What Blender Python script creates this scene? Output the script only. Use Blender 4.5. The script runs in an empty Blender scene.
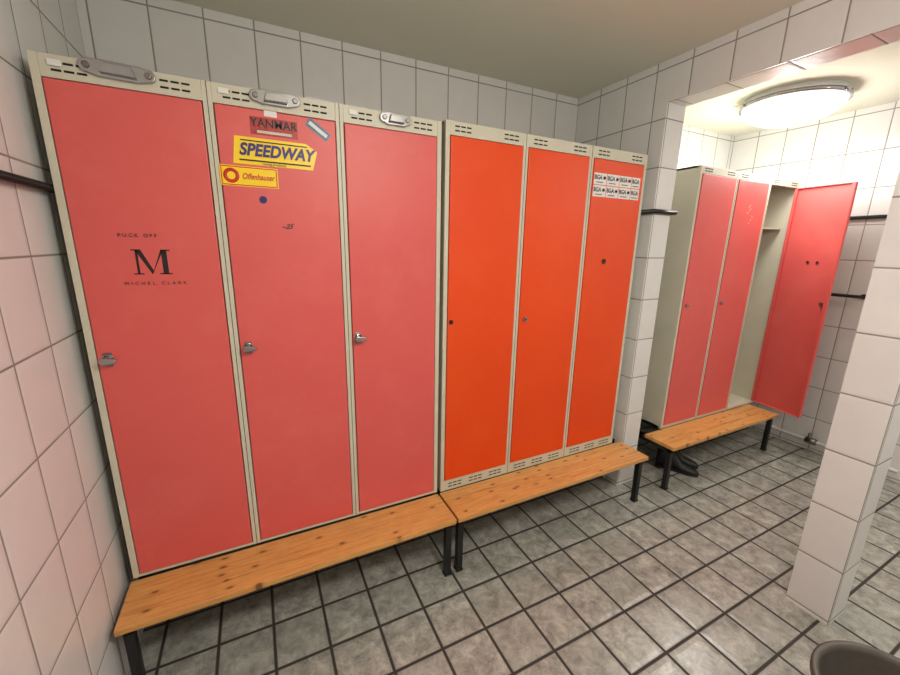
import bpy, bmesh, math, random
from mathutils import Matrix, Vector
random.seed(4)
S=bpy.context.scene
S.view_settings.view_transform='Standard'
S.view_settings.look='None'
S.view_settings.exposure=0.0

def lin(r,g,b):
    f=lambda c:(c/255/12.92) if c/255<=.04045 else ((c/255+.055)/1.055)**2.4
    return (f(r),f(g),f(b),1)

# ------------------------------------------------------------ materials
def new_mat(name):
    m=bpy.data.materials.new(name); m.use_nodes=True
    nt=m.node_tree; b=nt.nodes['Principled BSDF']
    return m,nt,b
def N(nt,t,**k):
    n=nt.nodes.new(t)
    for a,v in k.items(): setattr(n,a,v)
    return n
def M(nt,op,a,b=None,clamp=False):
    n=nt.nodes.new('ShaderNodeMath'); n.operation=op; n.use_clamp=clamp
    for i,v in enumerate((a,b)):
        if v is None: continue
        if isinstance(v,(int,float)): n.inputs[i].default_value=v
        else: nt.links.new(v,n.inputs[i])
    return n.outputs[0]
def mixc(nt,f,a,b,blend='MIX'):
    n=nt.nodes.new('ShaderNodeMix'); n.data_type='RGBA'; n.blend_type=blend
    for s,v in ((n.inputs['Factor'],f),(n.inputs['A'],a),(n.inputs['B'],b)):
        if isinstance(v,(int,float)): s.default_value=v
        elif isinstance(v,tuple): s.default_value=v
        else: nt.links.new(v,s)
    return n.outputs['Result']
def noise(nt,vec,scale,detail=4,rough=.55,dist=0):
    n=nt.nodes.new('ShaderNodeTexNoise')
    n.inputs['Scale'].default_value=scale;n.inputs['Detail'].default_value=detail
    n.inputs['Roughness'].default_value=rough;n.inputs['Distortion'].default_value=dist
    if vec is not None: nt.links.new(vec,n.inputs['Vector'])
    return n.outputs['Fac']
def ramp(nt,fac,stops):
    n=nt.nodes.new('ShaderNodeValToRGB'); e=n.color_ramp.elements
    while len(e)<len(stops): e.new(.5)
    for i,(p,c) in enumerate(stops): e[i].position=p;e[i].color=c
    nt.links.new(fac,n.inputs[0]); return n.outputs[0]
def bump(nt,h,strength,dist,b):
    n=nt.nodes.new('ShaderNodeBump'); n.inputs['Strength'].default_value=strength
    n.inputs['Distance'].default_value=dist; nt.links.new(h,n.inputs['Height'])
    nt.links.new(n.outputs[0],b.inputs['Normal'])
def simple(name,col,rough=.5,metal=0,var=0.0,scale=20):
    m,nt,b=new_mat(name)
    b.inputs['Roughness'].default_value=rough;b.inputs['Metallic'].default_value=metal
    tc=N(nt,'ShaderNodeTexCoord')
    n=noise(nt,tc.outputs['Object'],scale)
    d=tuple(c*(1-var) for c in col[:3])+(1,)
    l=tuple(min(1,c*(1+var)) for c in col[:3])+(1,)
    nt.links.new(ramp(nt,n,[(.3,d),(.7,l)]),b.inputs['Base Color'])
    return m
def tile_common(nt,U,V,w,h,ou,ov,g):
    u=M(nt,'DIVIDE',M(nt,'SUBTRACT',U,ou),w); v=M(nt,'DIVIDE',M(nt,'SUBTRACT',V,ov),h)
    def edge(t,s):
        f=M(nt,'FRACT',t); d=M(nt,'MINIMUM',f,M(nt,'SUBTRACT',1.0,f)); return M(nt,'MULTIPLY',d,s)
    d=M(nt,'MINIMUM',edge(u,w),edge(v,h))
    k=M(nt,'DIVIDE',M(nt,'SUBTRACT',d,g*.35),g*.4,True)   # 0 grout 1 tile
    k.node.use_clamp=True
    c=N(nt,'ShaderNodeCombineXYZ'); nt.links.new(M(nt,'FLOOR',u),c.inputs[0]); nt.links.new(M(nt,'FLOOR',v),c.inputs[1])
    wn=N(nt,'ShaderNodeTexWhiteNoise'); nt.links.new(c.outputs[0],wn.inputs['Vector'])
    pill=M(nt,'DIVIDE',d,g*2.2,True)
    return k,wn,pill
def wall_tile_mat():
    m,nt,b=new_mat('wall_tile_glazed')
    g=N(nt,'ShaderNodeNewGeometry')
    p=N(nt,'ShaderNodeSeparateXYZ'); nt.links.new(g.outputs['Position'],p.inputs[0])
    n=N(nt,'ShaderNodeSeparateXYZ'); nt.links.new(g.outputs['True Normal'],n.inputs[0])
    nx=M(nt,'GREATER_THAN',M(nt,'ABSOLUTE',n.outputs[0]),.5); nz=M(nt,'GREATER_THAN',M(nt,'ABSOLUTE',n.outputs[2]),.5)
    U=M(nt,'ADD',M(nt,'MULTIPLY',p.outputs[1],nx),M(nt,'MULTIPLY',p.outputs[0],M(nt,'SUBTRACT',1.0,nx)))
    V=M(nt,'ADD',M(nt,'MULTIPLY',p.outputs[1],nz),M(nt,'MULTIPLY',p.outputs[2],M(nt,'SUBTRACT',1.0,nz)))
    k,wn,pill=tile_common(nt,U,V,.2,.25,.0,.02,.0055)
    nn=noise(nt,g.outputs['Position'],9,3)
    base=mixc(nt,nn,lin(218,217,216),lin(230,229,226))
    base=mixc(nt,M(nt,'MULTIPLY',wn.outputs['Value'],.35),base,lin(208,208,206))
    gn=noise(nt,g.outputs['Position'],5,3)
    col=mixc(nt,k,mixc(nt,gn,lin(120,114,104),lin(160,155,146)),base)
    nt.links.new(col,b.inputs['Base Color'])
    nt.links.new(M(nt,'SUBTRACT',.75,M(nt,'MULTIPLY',k,.47)),b.inputs['Roughness'])
    hh=M(nt,'ADD',pill,M(nt,'MULTIPLY',noise(nt,g.outputs['Position'],14,2),.6))
    bump(nt,hh,.32,.004,b)
    return m
def floor_mat():
    m,nt,b=new_mat('floor_tile_stoneware')
    g=N(nt,'ShaderNodeNewGeometry')
    p=N(nt,'ShaderNodeSeparateXYZ'); nt.links.new(g.outputs['Position'],p.inputs[0])
    k,wn,pill=tile_common(nt,p.outputs[0],p.outputs[1],.2,.2,.05,.03,.0115)
    off=N(nt,'ShaderNodeVectorMath',operation='ADD'); sc=N(nt,'ShaderNodeVectorMath',operation='SCALE')
    nt.links.new(wn.outputs['Color'],sc.inputs[0]); sc.inputs['Scale'].default_value=9
    nt.links.new(g.outputs['Position'],off.inputs[0]); nt.links.new(sc.outputs[0],off.inputs[1])
    n1=noise(nt,off.outputs[0],17,8,.76,.4)
    c=ramp(nt,n1,[(.32,lin(110,110,104)),(.46,lin(146,146,138)),(.56,lin(168,167,158)),(.72,lin(200,197,188))])
    c=mixc(nt,M(nt,'MULTIPLY',wn.outputs['Value'],.35),c,lin(142,143,137))
    col=mixc(nt,k,lin(50,47,42),c)
    nt.links.new(col,b.inputs['Base Color'])
    nt.links.new(M(nt,'SUBTRACT',.8,M(nt,'MULTIPLY',k,.54)),b.inputs['Roughness'])
    bump(nt,M(nt,'ADD',pill,M(nt,'MULTIPLY',n1,.35)),.45,.004,b)
    return m
def wood_mat():
    m,nt,b=new_mat('pine_wood_varnished')
    g=N(nt,'ShaderNodeNewGeometry')
    mp=N(nt,'ShaderNodeMapping'); mp.inputs['Scale'].default_value=(1.6,26,26)
    nt.links.new(g.outputs['Position'],mp.inputs['Vector'])
    r=N(nt,'ShaderNodeVectorMath',operation='ADD'); nt.links.new(mp.outputs[0],r.inputs[0])
    cc=N(nt,'ShaderNodeCombineXYZ')
    nt.links.new(M(nt,'MULTIPLY',g.outputs['Random Per Island'],37.0),cc.inputs[0]); nt.links.new(cc.outputs[0],r.inputs[1])
    n1=noise(nt,r.outputs[0],2.4,6,.7,1.0)
    c=ramp(nt,n1,[(.28,lin(156,94,42)),(.42,lin(198,136,70)),(.54,lin(218,160,92)),(.64,lin(202,140,74)),(.8,lin(166,102,48))])
    mp2=N(nt,'ShaderNodeMapping'); mp2.inputs['Scale'].default_value=(9,20,0)
    nt.links.new(g.outputs['Position'],mp2.inputs['Vector'])
    vo=N(nt,'ShaderNodeTexVoronoi'); vo.voronoi_dimensions='2D'; vo.inputs['Scale'].default_value=1.0; nt.links.new(mp2.outputs[0],vo.inputs['Vector'])
    kn=ramp(nt,vo.outputs['Distance'],[(.07,(1,1,1,1)),(.13,(.25,.25,.25,1)),(.24,(0,0,0,1))])
    sp=N(nt,'ShaderNodeSeparateColor'); nt.links.new(vo.outputs['Color'],sp.inputs[0])
    wn=M(nt,'GREATER_THAN',sp.outputs[0],.62)
    kf=M(nt,'MULTIPLY',kn,wn)
    col=mixc(nt,M(nt,'MULTIPLY',g.outputs['Random Per Island'],.3),c,lin(222,168,102))
    col=mixc(nt,M(nt,'MULTIPLY',kf,.85),col,lin(96,48,22))
    wear=noise(nt,g.outputs['Position'],6,4,.6)
    col=mixc(nt,M(nt,'MULTIPLY',ramp(nt,wear,[(.5,(0,0,0,1)),(.75,(1,1,1,1))]),.35),col,lin(160,112,70))
    nt.links.new(col,b.inputs['Base Color']); b.inputs['Roughness'].default_value=.36
    return m
def door_mat(name,col,dark,fade):
    m,nt,b=new_mat(name)
    g=N(nt,'ShaderNodeNewGeometry')
    n1=noise(nt,g.outputs['Position'],2.2,3,.5)
    c=mixc(nt,n1,col,dark)
    # uneven fading
    n2=noise(nt,g.outputs['Position'],5,5,.65)
    c=mixc(nt,M(nt,'MULTIPLY',ramp(nt,n2,[(.5,(0,0,0,1)),(.8,(1,1,1,1))]),.30),c,fade)
    # fine scratches
    mp=N(nt,'ShaderNodeMapping'); mp.inputs['Scale'].default_value=(30,30,3); mp.inputs['Rotation'].default_value=(0,.5,0)
    nt.links.new(g.outputs['Position'],mp.inputs[0])
    s=noise(nt,mp.outputs[0],7,6,.75)
    sf=ramp(nt,s,[(.69,(0,0,0,1)),(.73,(1,1,1,1))])
    c=mixc(nt,M(nt,'MULTIPLY',sf,.35),c,fade)
    # small dark scuffs
    mp3=N(nt,'ShaderNodeMapping'); mp3.inputs['Scale'].default_value=(9,9,16); mp3.inputs['Location'].default_value=(3.1,0,1.7)
    nt.links.new(g.outputs['Position'],mp3.inputs[0])
    s3=noise(nt,mp3.outputs[0],3.5,5,.75)
    c=mixc(nt,M(nt,'MULTIPLY',ramp(nt,s3,[(.72,(0,0,0,1)),(.77,(1,1,1,1))]),.4),c,lin(120,50,44))
    nt.links.new(c,b.inputs['Base Color'])
    nt.links.new(M(nt,'ADD',.34,M(nt,'MULTIPLY',n2,.2)),b.inputs['Roughness'])
    return m
WT=wall_tile_mat(); FT=floor_mat(); WOOD=wood_mat()
CEIL=simple('ceiling_paint',lin(226,224,208),.8,0,.015,3)
PINK=door_mat('salmon_door_paint',lin(224,97,92),lin(212,86,82),lin(232,124,116))
ORNG=door_mat('orange_door_paint',lin(236,76,6),lin(226,66,4),lin(238,96,30))
FRAME=simple('beige_locker_paint',lin(204,200,180),.45,0,.04,6)
INNER=simple('beige_locker_inside',lin(196,192,172),.55,0,.04,4)
DARK=simple('dark_gap',lin(22,20,18),.8)
BLACK=simple('black_steel_paint',lin(20,20,21),.4)
CHROME=simple('chrome',lin(170,170,172),.18,1,.05)
STEEL=simple('worn_steel',lin(130,128,124),.35,1,.1)
WHITE=simple('white_label',lin(228,228,225),.5)
YEL=simple('yellow_sticker',lin(250,212,20),.35)
RED=simple('red_sticker',lin(168,44,38),.4,0,.4,70)
REDL=simple('red_print',lin(205,40,20),.4)
PURP=simple('purple_print',lin(50,36,110),.4)
BLUE=simple('blue_sticker',lin(40,110,140),.4)
NAVY=simple('navy_magnet',lin(20,30,110),.3)
INK=simple('black_print',lin(20,18,18),.5)
GREYP=simple('grey_print',lin(90,50,50),.5)
BROWN=simple('grey_brown_plastic',lin(82,76,70),.4,0,.12,30)
RUB=simple('black_rubber',lin(16,16,17),.55)
SHOE=simple('dark_shoe_leather',lin(24,23,25),.5,0,.2,30)
WPIPE=simple('white_pipe_paint',lin(215,212,208),.35)
SCR=simple('scratch_primer',lin(232,180,174),.6)
GLOW,nt,b=new_mat('opal_glass_lit')
b.inputs['Base Color'].default_value=lin(250,248,240)
b.inputs['Emission Color'].default_value=(1,.97,.92,1); b.inputs['Emission Strength'].default_value=1.0
b.inputs['Roughness'].default_value=.2

# ------------------------------------------------------------ mesh builder
class MB:
    def __init__(s): s.bm=bmesh.new(); s.mats=[]
    def mi(s,m):
        if m not in s.mats: s.mats.append(m)
        return s.mats.index(m)
    def box(s,x0,x1,y0,y1,z0,z1,m):
        vs=[s.bm.verts.new((x,y,z)) for x in (x0,x1) for y in (y0,y1) for z in (z0,z1)]
        i=s.mi(m)
        for f in ((0,1,3,2),(4,6,7,5),(0,4,5,1),(2,3,7,6),(0,2,6,4),(1,5,7,3)):
            fc=s.bm.faces.new([vs[k] for k in f]); fc.material_index=i
        return vs
    def cyl(s,p0,p1,r0,m,r1=None,seg=24,smooth=True):
        r1=r0 if r1 is None else r1
        p0,p1=Vector(p0),Vector(p1); ax=(p1-p0).normalized()
        t=Vector((0,0,1)) if abs(ax.z)<.9 else Vector((1,0,0))
        a=ax.cross(t).normalized(); b_=ax.cross(a); i=s.mi(m)
        A=[];B=[]
        for k in range(seg):
            th=2*math.pi*k/seg; d=a*math.cos(th)+b_*math.sin(th)
            A.append(s.bm.verts.new(p0+d*r0)); B.append(s.bm.verts.new(p1+d*r1))
        for k in range(seg):
            f=s.bm.faces.new([A[k],A[(k+1)%seg],B[(k+1)%seg],B[k]]); f.material_index=i; f.smooth=smooth
        f=s.bm.faces.new(A[::-1]); f.material_index=i
        f=s.bm.faces.new(B); f.material_index=i
    def lathe(s,c,prof,m,seg=48):
        i=s.mi(m); rings=[]
        for r,z in prof:
            if r<1e-5: rings.append([s.bm.verts.new((c[0],c[1],c[2]+z))])
            else: rings.append([s.bm.verts.new((c[0]+r*math.cos(2*math.pi*k/seg),c[1]+r*math.sin(2*math.pi*k/seg),c[2]+z)) for k in range(seg)])
        for A,B in zip(rings,rings[1:]):
            for k in range(seg):
                k2=(k+1)%seg
                if len(A)==1: q=[A[0],B[k],B[k2]]
                elif len(B)==1: q=[A[k],A[k2],B[0]]
                else: q=[A[k],A[k2],B[k2],B[k]]
                f=s.bm.faces.new(q); f.material_index=i; f.smooth=True
    def prism(s,pts,y0,y1,m):   # outline in xz, extruded along y
        i=s.mi(m)
        A=[s.bm.verts.new((x,y0,z)) for x,z in pts]; B=[s.bm.verts.new((x,y1,z)) for x,z in pts]; n=len(pts)
        for k in range(n):
            f=s.bm.faces.new([A[k],A[(k+1)%n],B[(k+1)%n],B[k]]); f.material_index=i
        f=s.bm.faces.new(A); f.material_index=i
        f=s.bm.faces.new(B[::-1]); f.material_index=i
    def obj(s,name,parent=None,bevel=0,seg=2):
        bmesh.ops.recalc_face_normals(s.bm,faces=s.bm.faces)
        me=bpy.data.meshes.new(name); s.bm.to_mesh(me); s.bm.free()
        for m in s.mats: me.materials.append(m)
        o=bpy.data.objects.new(name,me); S.collection.objects.link(o)
        if parent: o.parent=parent
        if bevel:
            md=o.modifiers.new('b','BEVEL'); md.width=bevel; md.segments=seg; md.limit_method='ANGLE'; md.angle_limit=.9
        return o
def empty(name):
    e=bpy.data.objects.new(name,None); S.collection.objects.link(e); return e
def text(s,size,x,y,z,mat,parent,name,rot=0,shear=0,ext=.0004,sx=1,space=1,bold=0):
    c=bpy.data.curves.new(name,'FONT'); c.body=s; c.size=size; c.align_x='CENTER'; c.align_y='CENTER'
    c.extrude=ext; c.shear=shear; c.space_character=space; c.offset=bold
    t=bpy.data.objects.new(name,c); S.collection.objects.link(t)
    bpy.context.view_layer.update()
    me=bpy.data.meshes.new_from_object(t.evaluated_get(bpy.context.evaluated_depsgraph_get()))
    bpy.data.objects.remove(t)
    o=bpy.data.objects.new(name,me); S.collection.objects.link(o)
    me.materials.clear(); me.materials.append(mat)
    o.location=(x,y,z); o.rotation_euler=(math.pi/2,rot,0); o.scale=(sx,1,1); o.parent=parent
    return o
def tube(name,pts,r,mat,parent=None):
    c=bpy.data.curves.new(name,'CURVE'); c.dimensions='3D'; c.bevel_depth=r; c.bevel_resolution=4; c.use_fill_caps=True
    sp=c.splines.new('POLY'); sp.points.add(len(pts)-1)
    for i,p in enumerate(pts): sp.points[i].co=(*p,1)
    o=bpy.data.objects.new(name,c); S.collection.objects.link(o); c.materials.append(mat)
    if parent:o.parent=parent
    return o

# ------------------------------------------------------------ room
XL=-.033; XR=2.59; XP=2.745; X2=4.44; YB=-3.4; ZC=2.56; ZL=2.35; YF=-.687
D=.668; Hb=.327; FY=-D-.218
def room():
    a=MB(); a.box(XL-.1,X2+.1,YB-.1,.1,-.08,0,FT); a.obj('floor')
    a=MB(); a.box(XL-.1,X2+.1,YB-.1,.1,ZC,ZC+.08,CEIL); a.obj('ceiling')
    a=MB(); a.box(XL-.1,X2+.1,0,.1,0,ZC,WT); a.obj('wall_back')
    a=MB(); a.box(XL-.1,X2+.1,YB-.1,YB,0,ZC,WT); a.obj('wall_front')
    a=MB(); a.box(XL-.1,XL,YB,0,0,ZC,WT); a.obj('wall_left')
    a=MB(); a.box(X2,X2+.1,YB,0,0,ZC,WT); a.obj('wall_right')
    a=MB()
    a.box(XR,XP,YF,0,0,ZC,WT); a.box(XR,XP,YB,YF,ZL,ZC,WT)
    a.box(XR,XP,-1.80,-1.648,0,ZL,WT); a.box(XR,XP,YB,-2.9,0,ZL,WT)
    a.obj('wall_partition')
room()

# ------------------------------------------------------------ lockers
def cabinet(x0,w,n,T,band,plinth,dm,vents_bottom,open_idx=None,HB=Hb):
    P=empty('locker_cabinet')
    yf=-D; yb=-.05; W=w*n; pw=.028
    a=MB()
    a.box(x0,x0+W,yb-.01,yb,HB,T,INNER)
    a.box(x0,x0+W,yf+.02,yb,HB,HB+.015,FRAME); a.box(x0,x0+W,yf+.02,yb,T-.012,T,FRAME)
    a.box(x0,x0+.008,yf+.02,yb,HB,T,FRAME); a.box(x0+W-.008,x0+W,yf+.02,yb,HB,T,FRAME)
    for i in range(1,n): a.box(x0+i*w-.005,x0+i*w+.005,yf+.02,yb-.01,HB,T-.012,INNER)
    # shelf inside every compartment
    for i in range(n):
        a.box(x0+i*w+.008,x0+(i+1)*w-.008,yf+.06,yb-.01,T-.34,T-.33,INNER)
        a.cyl((x0+i*w+.008,-.33,T-.40),(x0+(i+1)*w-.008,-.33,T-.40),.008,STEEL,seg=12)
    a.obj('carcass',P)
    a=MB()
    for i in range(n+1):
        c=x0+i*w; l,r=c-pw/2,c+pw/2
        if i==0: l,r=c,c+.02
        if i==n: l,r=c-.02,c
        a.box(l,r,yf,yf+.022,HB,T,FRAME)
    for i in range(n):
        l=x0+i*w+(pw/2 if i else .02); r=x0+(i+1)*w-(pw/2 if i<n-1 else .02)
        a.box(l,r,yf+.001,yf+.022,T-band,T,FRAME); a.box(l,r,yf+.001,yf+.022,HB,HB+plinth,FRAME)
    a.obj('front_frame',P,.0015)
    a=MB()
    for i in range(1,n): a.box(x0+i*w-.001,x0+i*w+.001,yf-.0006,yf+.001,HB,T,DARK)
    for i in range(n):
        for g in (.2,.8):
            for row in range(2):
                for k in range(3):
                    cx=x0+(i+g)*w+(k-1)*.028; cz=T-band*.5+(row-.5)*band*.32
                    a.box(cx-.011,cx+.011,yf-.0002,yf+.002,cz-.0028,cz+.0028,DARK)
        if vents_bottom:
            for g in (.2,.5,.8):
                for row in range(2):
                    for k in range(3):
                        cx=x0+(i+g)*w+(k-1)*.028; cz=HB+plinth*.5+(row-.5)*plinth*.3
                        a.box(cx-.011,cx+.011,yf-.0002,yf+.002,cz-.0025,cz+.0025,DARK)
    a.obj('vent_slots',P)
    z0=HB+plinth+.003; z1=T-band-.003
    for i in range(n):
        l=x0+i*w+(pw/2 if i else .02)+.003; r=x0+(i+1)*w-(pw/2 if i<n-1 else .02)-.003
        a=MB()
        if i==open_idx:
            L=r-l
            a.box(-L,0,-.004,.0,z0,z1,dm)
            a.box(-L,-L+.004,0,.02,z0,z1,dm); a.box(-.004,0,0,.02,z0,z1,dm)
            a.box(-L,0,0,.02,z0,z0+.004,dm); a.box(-L,0,0,.02,z1-.004,z1,dm)
            a.box(-L+.004,-L+.02,.016,.02,z0,z1,dm); a.box(-.02,-.004,.016,.02,z0,z1,dm)
            for dx in (-.235,-.175): a.cyl((dx,0,1.50),(dx,.006,1.50),.009,DARK,seg=16)
            a.cyl((-L+.035,0,1.21),(-L+.035,.014,1.21),.013,STEEL,seg=16)
            a.box(-L+.012,-L+.05,.010,.014,1.20,1.222,STEEL)
            a.cyl((-L+.035,-.004,1.21),(-L+.035,-.02,1.21),.013,STEEL,seg=16)
            o=a.obj('open_door',P,.001)
            o.location=(r,yf+.004,0); o.rotation_euler=(0,0,math.radians(81))
        else:
            a.box(l,r,yf-.004,yf+.014,z0,z1,dm); a.obj('door_leaf',P,.003)
    return P
def turn_handle(P,x,z,big=True):
    a=MB(); y=-D-.004
    if big:
        a.cyl((x,y,z),(x,y-.006,z),.017,CHROME); a.cyl((x,y-.006,z),(x,y-.024,z),.010,CHROME)
        a.prism([(x-.012,z+.011),(x+.025,z+.006),(x+.030,z),(x+.025,z-.007),(x-.012,z-.011),(x-.018,z)],y-.034,y-.022,CHROME)
        a.box(x-.012,x+.012,y-.003,y,z-.024,z+.022,STEEL)
    else:
        a.cyl((x,y,z),(x,y-.012,z),.012,CHROME); a.cyl((x,y-.012,z),(x,y-.013,z),.005,DARK)
    return a.obj('turn_handle',P,.0015)
def dot(P,x,z,r,m,name='lock_hole',y=None):
    a=MB(); y=-D-.004; a.cyl((x,y,z),(x,y-.004,z),r,m,seg=20); return a.obj(name,P)
def sticker(P,x,z,w,h,m,rot=0,name='sticker',layer=0):
    a=MB(); a.box(-w/2,w/2,-.0005,0,-h/2,h/2,m); o=a.obj(name,P)
    o.location=(x,-D-.004-layer*.0005,z); o.rotation_euler=(0,rot,0); return o
def hasp(P,x,z,L,rot=0):
    a=MB(); h=.018
    out=[]
    for k in range(13):
        t=math.pi/2+math.pi*k/12; out.append((-L/2+h+h*math.cos(t),h*math.sin(t)))
    out+=[(-L*.26,-.024),(L*.26,-.024)]
    for k in range(13):
        t=-math.pi/2+math.pi*k/12; out.append((L/2-h+h*math.cos(t),h*math.sin(t)))
    out+=[(L*.24,.021),(-L*.24,.021)]
    a.prism(out,-.010,0,CHROME)
    a.cyl((-L/2+h,-.010,0),(-L/2+h,-.015,0),.009,STEEL,seg=16); a.cyl((L/2-h,-.010,0),(L/2-h,-.015,0),.009,STEEL,seg=16)
    a.prism([(-L*.24,-.015),(L*.24,-.015),(L*.18,.012),(-L*.18,.012)],-.024,-.010,CHROME)
    o=a.obj('chrome_latch',P,.003,3); o.location=(x,-D-.0005,z); o.rotation_euler=(0,rot,0); return o

w=.4168; T1=2.067
A=cabinet(0,w,3,T1,.06,.012,PINK,False,HB=Hb+.006)
for i,x in enumerate((.050,.460,.872)): turn_handle(A,x,1.185)
hasp(A,.197,2.050,.18,.03); hasp(A,.62,2.047,.16); hasp(A,1.05,2.045,.13)
for x in (.03,.44,.86): sticker(A,x+.025,2.045,.03,.016,WHITE,name='number_tag')
yt=-D-.0055
# serif monogram
a=MB(); sy0,sy1=-.0006,0
def P_(pts): a.prism(pts,sy0,sy1,INK)
P_([(-.048,-.042),(-.040,-.042),(-.040,.042),(-.048,.042)])            # thin left stem
P_([(.034,-.042),(.052,-.042),(.052,.042),(.034,.042)])                # thick right stem
P_([(-.048,.042),(-.030,.042),(.004,-.030),(-.002,-.042)])             # thick diagonal
P_([(-.002,-.042),(.002,-.036),(.042,.042),(.034,.042)])               # thin diagonal
P_([(-.060,-.042),(-.028,-.042),(-.028,-.038),(-.060,-.038)]); P_([(.022,-.042),(.063,-.042),(.063,-.038),(.022,-.038)])
P_([(-.060,.038),(-.040,.038),(-.040,.042),(-.060,.042)]); P_([(.044,.038),(.063,.038),(.063,.042),(.044,.042)])
o=a.obj('door_monogram',A); o.location=(.206,-D-.004,1.499); o.scale=(.84,1,.95)
text('PUCK OFF',.016,.180,yt,1.582,GREYP,A,'door_lettering',space=1.5,bold=.0002)
text('MICHEL CLARK',.015,.211,yt,1.43,GREYP,A,'door_lettering',space=1.8)
# stickers on middle door
sticker(A,.609,1.954,.15,.056,RED); text('YANMAR',.038,.609,yt,1.963,INK,A,'sticker_text',bold=.0004,sx=.95)
sticker(A,.609,1.936,.11,.008,FRAME,name='sticker_line',layer=1)
a=MB(); a.prism([(-.137,-.043),(.120,-.043),(.137,.02),(.10,.044),(-.127,.044)],-.0005,0,YEL); o=a.obj('sticker',A); o.location=(.61,-D-.004,1.871)
a=MB(); a.prism([(-.118,-.006),(.112,-.006),(.112,-.001),(-.118,-.001)],-.0005,0,INK); o=a.obj('sticker_line',A); o.location=(.61,-D-.0045,1.845)
a=MB(); a.prism([(-.112,.0),(.100,.0),(.104,.004),(-.108,.004)],-.0005,0,INK); o=a.obj('sticker_line',A); o.location=(.61,-D-.0045,1.902)
text('SPEEDWAY',.053,.612,yt,1.874,PURP,A,'sticker_text',shear=.25,bold=.0020,sx=.88,space=1.02)
text('racing products',.012,.60,yt,1.834,INK,A,'sticker_text',shear=.2)
sticker(A,.519,1.788,.18,.066,YEL)
for (dx,dz,ww,hh) in ((0,.029,.17,.003),(0,-.029,.17,.003),(-.085,0,.003,.06),(.085,0,.003,.06)): sticker(A,.519+dx,1.788+dz,ww,hh,REDL,name='sticker_line',layer=1)
a=MB(); a.lathe((0,0,0),[(.013,0),(.013,.0006),(.024,.0006),(.024,0)],REDL,32); o=a.obj('sticker_ring',A); o.rotation_euler=(math.pi/2,0,0); o.location=(.463,-D-.0045,1.788)
text('Offenhauser',.026,.545,yt,1.788,REDL,A,'sticker_text',shear=.3,sx=.78,bold=.0004)
sticker(A,.755,1.968,.085,.03,BLUE,.6); sticker(A,.755,1.968,.072,.012,WHITE,.6,layer=1)
dot(A,.555,1.715,.012,NAVY,'magnet')
text('~25',.024,.625,yt,1.625,GREYP,A,'marker_scribble',shear=.6,rot=-.1,bold=.0006)
sticker(A,.60,1.996,.04,.018,WHITE,name='number_tag')

x2=1.269; w2=.4148; T2=2.078
B=cabinet(x2,w2,3,T2,.055,.058,ORNG,True)
dot(B,1.308,1.221,.011,INK); turn_handle(B,1.733,1.207,False); dot(B,2.254,1.50,.014,INK,'door_knob')
for i in range(4):
    for j in range(2):
        xx=2.167+i*.094; zz=1.924-j*.060
        if i==3: sticker(B,xx-.012,zz,.066,.056,WHITE)
        else: sticker(B,xx,zz,.090,.056,WHITE)
        text('BGA',.031,xx-.016,yt,zz+.006,INK,B,'sticker_text',bold=.0004,sx=.9)
        if i<3: dot(B,xx+.028,zz+.006,.008,INK,'sticker_logo')
        sticker(B,xx-.012 if i==3 else xx-.004,zz-.017,.05,.004,GREYP,name='sticker_line',layer=1)
x3=3.0; w3=.3992; T3=2.077
C=cabinet(x3,w3,3,T3,.045,.02,PINK,False,open_idx=2)
turn_handle(C,3.445,1.21,False); turn_handle(C,3.06,1.21,False)
for k in range(6): sticker(C,3.60+random.uniform(-.03,.04),1.87-.022*k,.03-.003*k,.005,SCR,random.uniform(-1,1),'paint_scratch')

# ------------------------------------------------------------ benches
def bench(x0,x1):
    P=empty('bench')
    ys=-D-.001; n=3; bw=(ys-FY)/n
    for i in range(n):
        a=MB(); a.box(x0,x1,FY+i*bw+.0012,FY+(i+1)*bw-.0012,Hb-.026,Hb-.001,WOOD); a.obj('seat_board',P,.003)
    a=MB(); t=.03; zt=Hb-.027
    for x in (x0+.012,x1-.012-t):
        a.box(x,x+t,FY+.025,-.06,zt-t,zt,BLACK)
        a.box(x,x+t,FY+.025,FY+.025+t,0,zt,BLACK); a.box(x,x+t,-.09,-.06,0,zt,BLACK)
        a.box(x-.003,x+t+.003,FY+.022,FY+.028+t,0,.012,RUB)
        a.box(x,x+t,-D+.03,-.06,zt,Hb-.0005,BLACK)
    a.box(x0+.012,x1-.012,-D+.03,-D+.03+t,zt-t,zt+.02,BLACK); a.box(x0+.012,x1-.012,-.09,-.06,zt-t,zt,BLACK)
    a.obj('steel_frame',P,.002)
bench(-.008,1.252); bench(1.262,2.587); bench(2.83,4.115)

# ------------------------------------------------------------ pipes
zr=1.775
P=empty('wall_pipe')
r=.0125
tube('pipe_run',[(XL+.018,YB+.02,zr-.07),(XL+.018,-.02,zr-.06),(XR-.02,-.02,zr),(XR-.018,YF-.018,zr+.008),(XP+.018,YF-.018,zr+.008),(XP+.018,-.02,zr),(X2-.018,-.02,zr+.03),(X2-.018,YB+.02,zr+.08)],r,BLACK,P)
Q=empty('grab_rail')
tube('rail',[(X2-.05,-.80,1.265),(X2-.05,-1.12,1.265)],.011,BLACK,Q)
a=MB(); 
for y in (-.83,-1.09): a.cyl((X2,y,1.265),(X2-.05,y,1.265),.008,BLACK); a.cyl((X2,y,1.265),(X2-.006,y,1.265),.018,BLACK)
a.obj('brackets',Q)
Q=empty('floor_pipe')
tube('pipe_run',[(X2-.03,-.02,.09),(X2-.03,-1.5,.09)],.014,WPIPE,Q)
a=MB()
for y in (-.3,-.75,-1.0,-1.4): a.box(X2-.03,X2,y-.01,y+.01,.08,.1,WPIPE)
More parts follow.
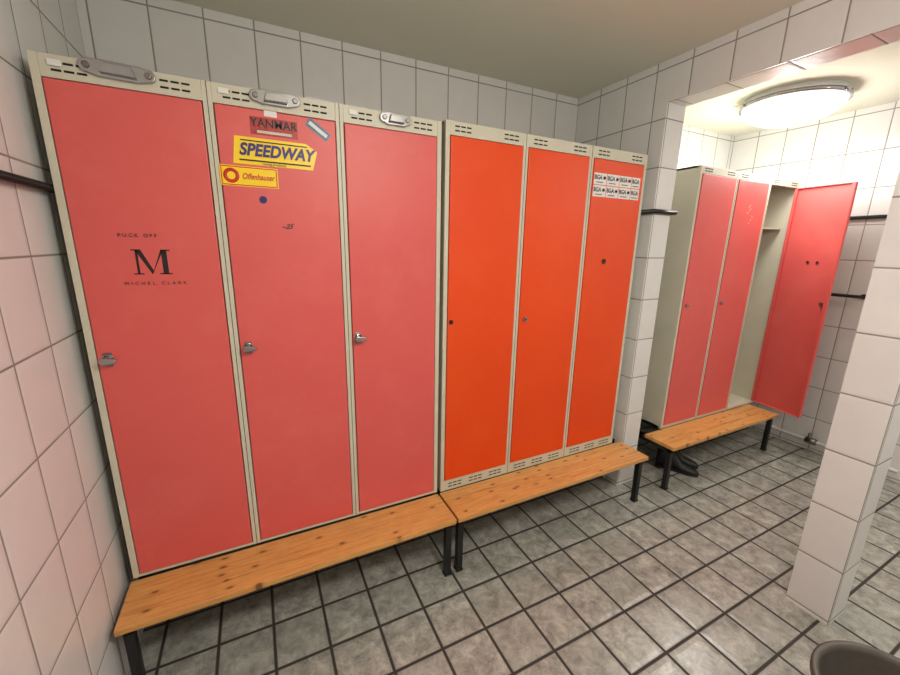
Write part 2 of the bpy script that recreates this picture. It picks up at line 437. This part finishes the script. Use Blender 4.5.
a.cyl((X2-.03,-.98,.09),(X2-.03,-1.05,.09),.024,STEEL); a.cyl((X2-.03,-1.0,.09),(X2-.03,-1.0,.15),.012,STEEL); a.obj('valve',Q)

# ------------------------------------------------------------ lamps
def lamp(x,y,R):
    P=empty('ceiling_lamp')
    a=MB(); a.lathe((x,y,ZC),[(0,0),(R*.94,0),(R*.94,-.05),(0,-.05)],WHITE); a.obj('base_plate',P)
    a=MB(); pr=[(R*.97,-.042)]+[(R*.95*math.cos(t*math.pi/24),-.05-.12*math.sin(t*math.pi/24)) for t in range(12)]+[(0,-.17)]
    a.lathe((x,y,ZC),pr,GLOW); a.obj('glass_dome',P)
    a=MB(); a.lathe((x,y,ZC),[(R*.95,-.034),(R*1.0,-.034),(R*1.0,-.054),(R*.95,-.054)],CHROME); a.obj('trim_ring',P)
    a=MB()
    for k in range(3):
        t=k*2.094+.4; c,s=math.cos(t)*R,math.sin(t)*R
        a.cyl((x+c*.97,y+s*.97,ZC-.045),(x+c*1.04,y+s*1.04,ZC-.045),.012,CHROME,seg=12)
    a.obj('clips',P)
    return P
def light(kind,name,loc,size,e,parent,col=(1,.965,.89)):
    l=bpy.data.lights.new(name,kind); l.energy=e; l.color=col
    if kind=='AREA': l.shape='DISK'; l.size=size
    else: l.shadow_soft_size=size
    o=bpy.data.objects.new(name,l); o.location=loc; S.collection.objects.link(o); o.parent=parent
L1=lamp(1.25,-2.35,.27); light('AREA','lamp_light',(1.25,-2.35,ZC-.18),.5,15,L1); light('POINT','lamp_glow',(1.25,-2.35,ZC-.32),.14,32,L1)
L2=lamp(3.76,-.72,.285); light('AREA','lamp_light',(3.76,-.72,ZC-.18),.5,10,L2,(1,.98,.94)); light('POINT','lamp_glow',(3.76,-.72,ZC-.36),.14,14,L2,(1,.98,.94))
L3=lamp(3.65,-2.5,.27); light('AREA','lamp_light',(3.65,-2.5,ZC-.18),.5,8,L3); light('POINT','lamp_glow',(3.65,-2.5,ZC-.32),.10,9,L3)

# ------------------------------------------------------------ shoes
def shoes(px,py,ang,m,trim,zs=1.0):
    P=empty('pair_of_shoes')
    for sgn in (-1,1):
        a=MB(); i=a.mi(m); j=a.mi(trim)
        secs=[(-.135,.028,.05*zs),(-.12,.036,.085*zs),(-.07,.036,.10*zs),(-.03,.034,.09*zs),(.03,.038,.065),(.08,.045,.05),(.12,.036,.038),(.14,.018,.025)]
        rings=[]
        for x,hw,h in secs:
            ring=[]
            for k in range(12):
                t=2*math.pi*k/12; yy=hw*math.cos(t); zz=h/2+h/2*math.sin(t)
                if math.sin(t)<-.4: zz=0.012
                ring.append(a.bm.verts.new((x,yy+sgn*.06,zz)))
            rings.append(ring)
        for A_,B_ in zip(rings,rings[1:]):
            for k in range(12):
                f=a.bm.faces.new([A_[k],A_[(k+1)%12],B_[(k+1)%12],B_[k]]); f.material_index=i; f.smooth=True
        a.bm.faces.new(rings[0]).material_index=i; a.bm.faces.new(rings[-1][::-1]).material_index=i
        ou=[(x,hw) for x,hw,_ in secs]+[(x,-hw) for x,hw,_ in secs[::-1]]
        A_=[a.bm.verts.new((x,y*1.08+sgn*.06,0)) for x,y in ou]; B_=[a.bm.verts.new((x,y*1.08+sgn*.06,.018)) for x,y in ou]
        n=len(ou)
        for k in range(n): a.bm.faces.new([A_[k],A_[(k+1)%n],B_[(k+1)%n],B_[k]]).material_index=j
        a.bm.faces.new(A_).material_index=j; a.bm.faces.new(B_[::-1]).material_index=j
        a.lathe((-.085,sgn*.06,.085*zs),[(.030,0),(.033,.014),(.028,.016),(.024,0),(0,-.01)],m,16)
        a.obj('shoe_left' if sgn<0 else 'shoe_right',P,0)
    P.location=(px,py,0); P.rotation_euler=(0,0,ang)
shoes(3.20,-.70,-1.0,SHOE,RUB,1.7); shoes(2.93,-.42,-1.4,SHOE,RUB,1.8)

# ------------------------------------------------------------ basket
a=MB(); prof=[(0,.0),(.15,0)]
for k in range(13):
    z=.01+k*.026; r_=.152+.034*k/12; prof+=[(r_,z),(r_+.005,z+.008),(r_,z+.016)]
prof+=[(.192,.345),(.20,.352),(.20,.366),(.192,.372),(.182,.366),(.178,.35),(.145,.02),(0,.02)]
a.lathe((1.985,-2.125,0),prof,BROWN,56); a.obj('waste_basket')

# ------------------------------------------------------------ world, camera
W=bpy.data.worlds.new('World'); S.world=W; W.use_nodes=True
W.node_tree.nodes['Background'].inputs[0].default_value=(.8,.85,1,1); W.node_tree.nodes['Background'].inputs[1].default_value=.1
yaw,pt,rl,f=-.4656,-.2325,.0194,388.44
F=Vector((-math.sin(yaw)*math.cos(pt),math.cos(yaw)*math.cos(pt),math.sin(pt)))
R0=Vector((math.cos(yaw),math.sin(yaw),0)); U0=R0.cross(F)
R=R0*math.cos(rl)+U0*math.sin(rl); U=-R0*math.sin(rl)+U0*math.cos(rl)
cd=bpy.data.cameras.new('camera'); co=bpy.data.objects.new('camera',cd); S.collection.objects.link(co)
cd.sensor_fit='HORIZONTAL'; cd.sensor_width=36; cd.lens=f/900*36; cd.clip_start=.02
co.matrix_world=Matrix(((R.x,U.x,-F.x,.504),(R.y,U.y,-F.y,-2.266),(R.z,U.z,-F.z,1.57),(0,0,0,1)))
S.camera=co
